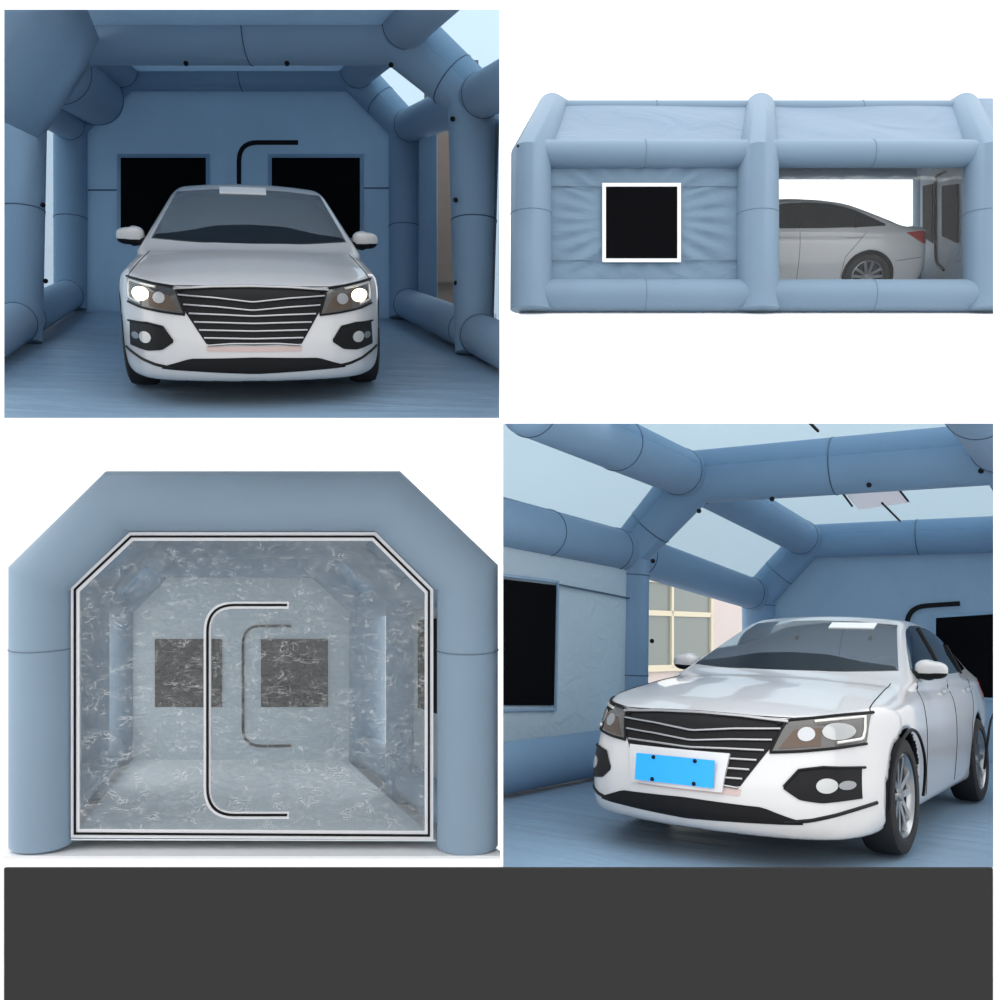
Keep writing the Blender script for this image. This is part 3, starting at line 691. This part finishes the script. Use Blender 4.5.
for y in (186, 260):
    for x0, x1 in ((549, 601), (683, 738)):
        bm = bmesh.new(); ribbon(bm, [at(x0, y, yw - .03), at(x1, y, yw - .03)], .012, (0, 1, 0), .012); finish('wall_seam', bm, M['seam_pale'], fw)
up = Vector((0, 0, .2))
bm = bmesh.new(); sheet(bm, [A[5] + up, B[5] + up, B[4], A[4]], .012); finish('wall_panel', bm, M['steel_wall'], T2)
for Q, i in ((B, 0), (B, 5)):
    j = 1 if i == 0 else 4
    bm = bmesh.new(); sheet(bm, [Q[i] + up, Cc[i] + up, Cc[j], Q[j]], .006); finish('clear_window', bm, M['clear'], T2)
# fabric margins of the far window
for f0, f1_ in ((.0, .10), (.925, 1.)):
    bm = bmesh.new(); q = Vector((0, -.02, 0)); sheet(bm, [B[5].lerp(Cc[5], f0) + up + q, B[5].lerp(Cc[5], f1_) + up + q, B[4].lerp(Cc[4], f1_) + q, B[4].lerp(Cc[4], f0) + q], .012); finish('window_margin', bm, M['steel_wall'], T2)
# end walls
bm = bmesh.new(); sheet(bm, [p for p in A], .012, n=(1, 0, 0)); finish('end_wall', bm, M['steel_wall'], T2)
def xw(y): return ((VP2[0] - 500) * y + (985 - VP2[0]) * YF) / F - .16
bm = bmesh.new(); sheet(bm, [Vector((xw(p.y), p.y, p.z)) for p in Cc], .012, n=(1, 0, 0)); ew = finish('end_wall', bm, M['steel_wall'], T2)
def on2(y, py): return Vector((xw(y) - .025, y, at(0, py, y).z))
for y0, y1 in ((15.0, 15.85), (13.1, 14.2)):
    bm = bmesh.new(); sheet(bm, [on2(y0, 184), on2(y1, 186), on2(y1, 236), on2(y0, 243)], .02, n=(1, 0, 0)); finish('filter_window', bm, M['mesh_grey'], ew)
bm = bmesh.new(); tube(bm, rounded([on2(14.0, 172), on2(14.75, 176), on2(14.75, 262), on2(14.1, 270)], .2), .02, 8, (0, 0)); finish('door_zipper', bm, M['black'], ew)
# bunched window cover under the eave
bm = bmesh.new(); rnd = random.Random(8); p0, p1 = B[1] + Vector((.35, .05, -.27)), Cc[1] + Vector((-.3, .05, -.27)); pts = [p0.lerp(p1, i / 30) + Vector((0, rnd.uniform(-.02, .02), rnd.uniform(-.018, .018))) for i in range(31)]
tube(bm, pts, [.032 + rnd.uniform(-.012, .014) for _ in pts], 10); finish('rolled_window_cover', bm, M['crinkle'], T2)
bm = bmesh.new(); sheet(bm, [Vector((A[0].x, YF, fz2(YF) + .01)), Vector((Cc[0].x, YF, fz2(YF) + .01)), Vector((Cc[5].x, YK, fz2(YK) + .01)), Vector((A[5].x, YK, fz2(YK) + .01))], .01); finish('ground_sheet', bm, M['blue_floor'], T2)
dots(T2, [at(518, 146, YF - .26)], .018)
N2 = Vector((0, -SL, 1)).normalized()
C2 = Matrix.Translation(Vector((3.97, 14.5, fz2(14.5) + .035))) @ Matrix(((-1, 0, 0), (0, -N2.z, N2.y), (0, N2.y, N2.z))).to_4x4()
# columns: forward = -X, left = towards the viewer, up = N2
fw_, upv = Vector((-1, 0, 0)), N2; lf = upv.cross(fw_)
C2 = Matrix.Translation(Vector((3.97, 14.5, fz2(14.5))) + N2 * .03) @ Matrix((fw_, lf, upv)).transposed().to_4x4()
car2 = make_car('white sedan seen from the side through the clear window, only its rear half showing', C2, lit=False); taper(car2, 0, .13)
bm = bmesh.new(); sheet(bm, [Vector((.25, YF - .36, fz2(YF - .36) - .02)), Vector((7.6, YF - .36, fz2(YF - .36) - .02)), Vector((7.6, 17, fz2(17) - .02)), Vector((.25, 17, fz2(17) - .02))], .02, n=N2); structure('floor_upper_right', bm, M['board'])

# ================================================================== front view of the closed booth (lower left)
VP3 = (220, 645); Y3 = 7.8
def sec(p, y): s = Y3 / y; return at(VP3[0] + (p[0] - VP3[0]) * s, VP3[1] + (p[1] - VP3[1]) * s, y)
fr = [(42.5, 842), (42.5, 578), (120.3, 501.5), (387.8, 501.5), (467.5, 578), (467.5, 844)]
T3 = thing('inflatable_booth', 'steel blue inflatable booth seen from the front, closed by a clear crinkled door', 'inflatable booth', Matrix.Translation(sec((253, 838), 10.2)))
A3 = []
for y, r in ((Y3, .25), (10.2, .25), (13.1, .25)):
    P = [sec(p, y) for p in fr]; A3.append(P)
    bm = bmesh.new(); tube(bm, P, r, 36, (.16, .16), (.191, .809) if y == Y3 else ()); finish('arch', bm, [M['steel_light'], M['seam_pale']], T3)
for A, B in ((A3[0], A3[1]), (A3[1], A3[2])):
    far = A is A3[1]
    for i, nm in ((1, 'eave_tube'), (2, 'ridge_tube'), (3, 'ridge_tube'), (4, 'eave_tube')):
        d = (B[i] - A[i]).normalized(); tie(nm, A[i] + d * .2, B[i] - d * .2, .19, (), T3, 'steel_light')
    for i in (0, 5):
        q = Vector((0, 0, .19)); d = (B[i] - A[i]).normalized(); tie('base_tube', A[i] + q + d * .2, B[i] + q - d * .2, .19, (), T3, 'steel_light')
    for i, j in ((1, 2), (2, 3), (3, 4)):
        bm = bmesh.new(); sheet(bm, [A[i], B[i], B[j], A[j]], .01); finish('roof_panel' if (i, j) == (2, 3) else 'skylight', bm, M['pale_grey'] if (i, j) == (2, 3) else M['sky_panel'], T3)
    for i, j in ((0, 1), (5, 4)):
        up = Vector((0, 0, .25)); bm = bmesh.new(); sheet(bm, [A[i] + up, B[i] + up, B[j], A[j]], .008)
        wp = finish('clear_window' if far else 'wall_panel', bm, M['clear'] if far else M['pale_grey'], T3)
        if not far and i == 5:
            q = Vector((-.02, 0, 0)); z = lambda f, h: A[i].lerp(B[i], f) + Vector((0, 0, h)) + q
            bm = bmesh.new(); sheet(bm, [z(.28, 1.0), z(.76, 1.0), z(.76, 1.88), z(.28, 1.88)], .02); finish('filter_window', bm, M['mesh_grey'], wp)
yb = 13.12
bm = bmesh.new(); P = [p.copy() for p in A3[2]]
for p in P: p.y = yb
sheet(bm, P, .012, n=(0, 1, 0)); ew = finish('end_wall', bm, M['pale_grey'], T3)
for x0, x1 in ((155, 222), (261, 328)):
    bm = bmesh.new(); sheet(bm, [at(x0, 639, yb - .03), at(x1, 639, yb - .03), at(x1, 707, yb - .03), at(x0, 707, yb - .03)], .02, n=(0, 1, 0)); finish('filter_window', bm, M['mesh_grey'], ew)
bm = bmesh.new(); ribbon(bm, rounded([at(291, 626, yb - .03), at(243, 626, yb - .03), at(243, 746, yb - .03), at(291, 746, yb - .03)], .25), .035, (0, 1, 0), .02); finish('door_zipper', bm, M['black'], ew)
# front door of crinkled vinyl, its white webbing and black zip
yd = Y3 - .06
dpts = [(75.5, 833), (75.5, 589.5), (131.5, 536.5), (374, 536.5), (429, 591), (429, 835)]
D3 = [at(x, y, yd) for x, y in dpts]
bm = bmesh.new(); sheet(bm, D3, .006, n=(0, 1, 0)); door = finish('clear_door', bm, M['crinkle'], T3, label='crinkled clear vinyl door panel')
bm = bmesh.new(); ribbon(bm, D3, .070, (0, 1, 0), .016, True); wb_ = finish('door_webbing', bm, M['white_trim'], door, label='white webbing edge with a black zip')
bm = bmesh.new(); ribbon(bm, [p + Vector((0, -.01, 0)) for p in D3], .018, (0, 1, 0), .012, True); finish('edge_zipper', bm, M['black'], door)
cp = rounded([at(289, 605, yd), at(207.5, 605, yd), at(207.5, 815, yd), at(289, 815, yd)], .22, 9)
bm = bmesh.new(); ribbon(bm, cp, .056, (0, 1, 0), .024); finish('entrance_webbing', bm, M['white_trim'], door, label='white webbing around the C-shaped entrance zip')
cp = rounded([at(287, 605, yd - .016), at(207.5, 605, yd - .016), at(207.5, 815, yd - .016), at(287, 815, yd - .016)], .22, 9)
bm = bmesh.new(); ribbon(bm, cp, .019, (0, 1, 0), .012); finish('entrance_zipper', bm, M['black'], door)
bm = bmesh.new(); g3 = [sec(p, y) for p, y in (((72, 838), Y3 - .06), ((434, 839), Y3 - .06), ((434, 839), 13.1), ((72, 838), 13.1))]; sheet(bm, g3, .012); finish('ground_sheet', bm, M['floor_pale'], T3)
bm = bmesh.new(); sheet(bm, [sec((x, 850), y) for x, y in ((8, Y3 - .27), (497, Y3 - .27), (497, 13.5), (8, 13.5))], .02); structure('floor_lower_left', bm, M['board'])

# ================================================================== inside the booth with the angled car (lower right)
vy = 500 + (N4.x * (1130 - 500) + N4.y * F) / N4.z
Yl = (at(1130, vy, 1) - CAM).normalized(); Xl = Yl.cross(N4).normalized()
B4 = Matrix((Xl, Yl, N4)).transposed().to_4x4(); B4.translation = C4.translation
T4 = thing('inflatable_booth', 'blue inflatable booth with pale skylights seen from inside, around the car with a blue plate', 'inflatable booth', B4)
def L(x, y, z): return B4 @ Vector((x, y, z))
def onl(px, py, axis, val):     # where the sight line meets the local plane axis = val
    o = B4.inverted() @ CAM; d = B4.to_3x3().inverted() @ (at(px, py, 1) - CAM); return o + d * ((val - o[axis]) / d[axis])
CUTS[:] = [(Vector((.0150, 6, 0)), Vector((-1, 0, 0))), (CAM, Vector((0, -(500 - 421.5), F)).normalized())]
Ym, Ye, Yn = .72, 4.6, -2.3
def prof(y, dz=0.): return [L(-2.04, y, .03), L(-2.04, y, 2.05 + dz), L(-1.38, y, 2.74 + dz), L(1.22, y, 2.74 + dz), L(1.88, y, 2.05 + dz), L(1.88, y, .03)]
M4 = prof(Ym); E4 = prof(Ye, -.17); N4p = prof(Yn)
for P, r, sm_ in ((M4, [.19, .20, .25, .25, .2, .19], (.10, .21, .275, .5, .725, .79)), (E4, .21, (.10, .21, .275, .5, .725))):
    bm = bmesh.new(); tube(bm, P, r, 32, (.1, .1), sm_); finish('arch', bm, [M['blue_light'], M['seam']], T4)
for A, B, near in ((N4p, M4, True), (M4, E4, False)):
    for i, nm, r in ((1, 'eave_tube', .20), (2, 'ridge_tube', .215), (3, 'ridge_tube', .215), (4, 'eave_tube', .20)):
        if near and i == 4: continue
        d = (B[i] - A[i]).normalized(); tie(nm, A[i] + d * .05, B[i] - d * .20, r, (.02, .5, .955) if near else (.05, .955), T4, 'blue_light')
    for i in (0, 5):
        if near and i == 5: continue
        q = N4 * .19; d = (B[i] - A[i]).normalized(); tie('base_tube', A[i] + q + d * .05, B[i] + q - d * .13, .205, (.955,), T4, 'blue_light')
    for i, j in ((1, 2), (2, 3), (3, 4)):
        if near and i == 3: continue
        q = N4 * .04; bm = bmesh.new(); grid_sheet(bm, [A[i] + q, B[i] + q, B[j] + q, A[j] + q], 24, 12, .012, .006, 11 + i); finish('skylight', bm, M['sky_panel'], T4)
    if near:
        q = Xl * .06 + N4 * .2
        bm = bmesh.new(); grid_sheet(bm, [A[0] + q, B[0] + q, B[1] + Xl * .06, A[1] + Xl * .06], 40, 30, .02, .01, 21); wp = finish('wall_panel', bm, M['pale_wall'], T4)
        w0 = lambda y, z: L(-1.955, y, z)
        bm = bmesh.new(); sheet(bm, [w0(-2.2, .70), w0(-.83, .655), w0(-.83, 1.62), w0(-2.2, 1.60)], .02, n=Xl); w_ = finish('filter_window', bm, M['mesh'], wp)
        bm = bmesh.new(); ribbon(bm, [w0(-2.2, .66), w0(-.80, .625), w0(-.80, 1.65), w0(-2.2, 1.63)], .02, Xl, .03); finish('window_hem', bm, M['blue'], w_)
        bm = bmesh.new(); ribbon(bm, [w0(-.80, 1.63), w0(.55, 1.60)], .012, Xl, .03); finish('wall_seam', bm, M['seam'], wp)
    else:
        for i, j in ((0, 1), (5, 4)):
            up = N4 * .25; bm = bmesh.new(); sheet(bm, [A[i] + up, B[i] + up, B[j], A[j]], .006); finish('clear_window', bm, M['clear'], T4)
# end wall
bm = bmesh.new(); sheet(bm, [p + Yl * .02 - (N4 * .035 if k in (0, 5) else N4 * 0) for k, p in enumerate(E4)], .012, n=Yl); ew = finish('end_wall', bm, M['blue_wall'], T4)
def on4(px, py, off=.02): return B4 @ onl(px, py, 1, Ye - off)
bm = bmesh.new(); sheet(bm, [on4(936, 618), on4(1040, 611), on4(1040, 700), on4(936, 695)], .02, n=Yl); w_ = finish('filter_window', bm, M['mesh'], ew)
bm = bmesh.new(); ribbon(bm, [on4(935, 617), on4(1042, 610), on4(1042, 701), on4(935, 696)], .05, Yl, .016, True); finish('window_hem', bm, M['blue'], w_)
bm = bmesh.new(); sheet(bm, [on4(800, 626), on4(868, 622), on4(868, 692), on4(800, 692)], .02, n=Yl); finish('filter_window', bm, M['mesh'], ew)
bm = bmesh.new(); ribbon(bm, rounded([on4(960, 603.5), on4(907, 607), on4(907, 735), on4(960, 738)], .22), .055, Yl, .02); finish('door_zipper', bm, M['black'], ew)
# ground sheet, trimmed clear of the board
fl = [L(-2.3, -1.6, 0), on_plane(498, 874, C4.translation, N4), on_plane(1012, 874, C4.translation, N4), on_plane(1150, 800, C4.translation, N4), L(2.1, 4.7, 0), L(-2.3, 4.7, 0)]
bm = bmesh.new(); sheet(bm, fl, .008, n=N4); bmesh.ops.triangulate(bm, faces=bm.faces[:]); finish('ground_sheet', bm, M['blue_floor'], T4)
bm = bmesh.new(); w0 = lambda px, py: (B4 @ onl(px, py, 2, 2.62))
sheet(bm, [w0(841, 488), w0(893, 483), w0(910, 502), w0(859, 509)], .01, n=N4); finish('roof_patch', bm, M['patch'], T4, label='small white patch on the skylight')
tie_pts = [onl(690 + 9, 511, 1, Ym - .2), onl(653, 561, 1, Ym - .2), onl(869, 485, 1, Ym - .25), onl(772, 499, 1, Ym - .2), onl(981, 471, 1, Ym - .25), onl(652, 641, 0, -1.86)]
for p in tie_pts:
    bm = bmesh.new(); ball(bm, B4 @ p, .022); finish('grommet', bm, M['black'], T4)
for a, b in (((882, 503), (900, 521)), ((808, 421), (818, 431)), ((841, 491), (852, 506)), ((897, 487), (908, 501))):
    bm = bmesh.new(); tube(bm, [B4 @ onl(*a, 2, 2.56), B4 @ onl(*b, 2, 2.56)], .010, 8, (0, 0)); finish('roof_strap', bm, M['black'], T4)
CUTS[:] = []
# the house across the yard
XH = -5.6
def onh(px, py, off=0.): return B4 @ onl(px, py, 0, XH + off)
H = thing('house', 'pink rendered house with a cream framed window, seen through the booth opening', 'house', Matrix.Translation(onh(690, 690)))
bm = bmesh.new(); p = [onh(620, 571), onh(790, 600), onh(790, 720), onh(620, 720)]; sheet(bm, [q - Xl * .1 for q in p], .16, n=Xl); finish('wall', bm, M['pink'], H)
bm = bmesh.new(); sheet(bm, [onh(630, 577), onh(709, 588), onh(709, 668), onh(630, 668)], .03, n=Xl); pn = finish('window_pane', bm, M['pane'], H)
bm = bmesh.new()
for a, b, w in (((628, 576), (712, 588), .10), ((711, 580), (711, 668), .12), ((626, 669), (712, 667), .12), ((671.5, 578), (671.5, 668), .11), ((628, 612), (711, 615), .10)):
    ribbon(bm, [onh(*a, .03), onh(*b, .03)], w, Xl, .06)
finish('window_frame', bm, M['cream'], H, label='cream window frame')
# riser under the booth
bm = bmesh.new(); q = -N4 * .02
v = [on_plane(497, 880, C4.translation + q, N4), on_plane(1010, 880, C4.translation + q, N4), L(3.2, 4.9, -.02), L(-2.4, 4.9, -.02)]
v[3].x = max(v[3].x, .1); v[0].x = .06
vv = [bm.verts.new(p) for p in v + [Vector((p.x, p.y, -.02)) for p in v]]
for f in ((0, 1, 2, 3), (7, 6, 5, 4), (0, 4, 5, 1), (1, 5, 6, 2), (2, 6, 7, 3), (3, 7, 4, 0)): bm.faces.new([vv[i] for i in f])
structure('floor_lower_right', bm, M['board'])
# ground
bm = bmesh.new(); box(bm, (1.5, 18, -.42), (9, 25, -.30)); structure('floor_outside', bm, M['ground'])
bm = bmesh.new(); box(bm, (-9, -4, -.12), (9, 7.2, -.03)); structure('floor', bm, M['ground'])

# ================================================================== light
w = bpy.data.worlds.new('overcast'); S.world = w; w.use_nodes = True; n = w.node_tree.nodes; l = w.node_tree.links
tc = n.new('ShaderNodeTexCoord'); sp = n.new('ShaderNodeSeparateXYZ'); l.new(tc.outputs['Generated'], sp.inputs[0])
rp = n.new('ShaderNodeValToRGB'); mr = n.new('ShaderNodeMapRange'); mr.inputs['From Min'].default_value = -1; mr.inputs['From Max'].default_value = 1
l.new(sp.outputs['Z'], mr.inputs['Value']); l.new(mr.outputs[0], rp.inputs['Fac'])
rp.color_ramp.elements[0].position = .40; rp.color_ramp.elements[0].color = (1.06, 1.06, 1.06, 1)
rp.color_ramp.elements[1].position = .75; rp.color_ramp.elements[1].color = (2.1, 2.12, 2.15, 1)
l.new(rp.outputs[0], n['Background'].inputs['Color']); n['Background'].inputs['Strength'].default_value = 1.0

c = bpy.data.cameras.new('camera'); c.sensor_width = 36; c.lens = F / 1000 * 36; c.clip_end = 200
co = bpy.data.objects.new('camera', c); COL.objects.link(co); co.location = CAM; co.rotation_euler = (math.pi / 2, 0, 0); S.camera = co
S.view_settings.view_transform = 'Standard'; S.view_settings.look = 'None'; S.view_settings.exposure = 0; S.view_settings.gamma = 1
try: S.view_settings.use_curve_mapping = False
except Exception: pass
S.cycles.transparent_max_bounces = 16
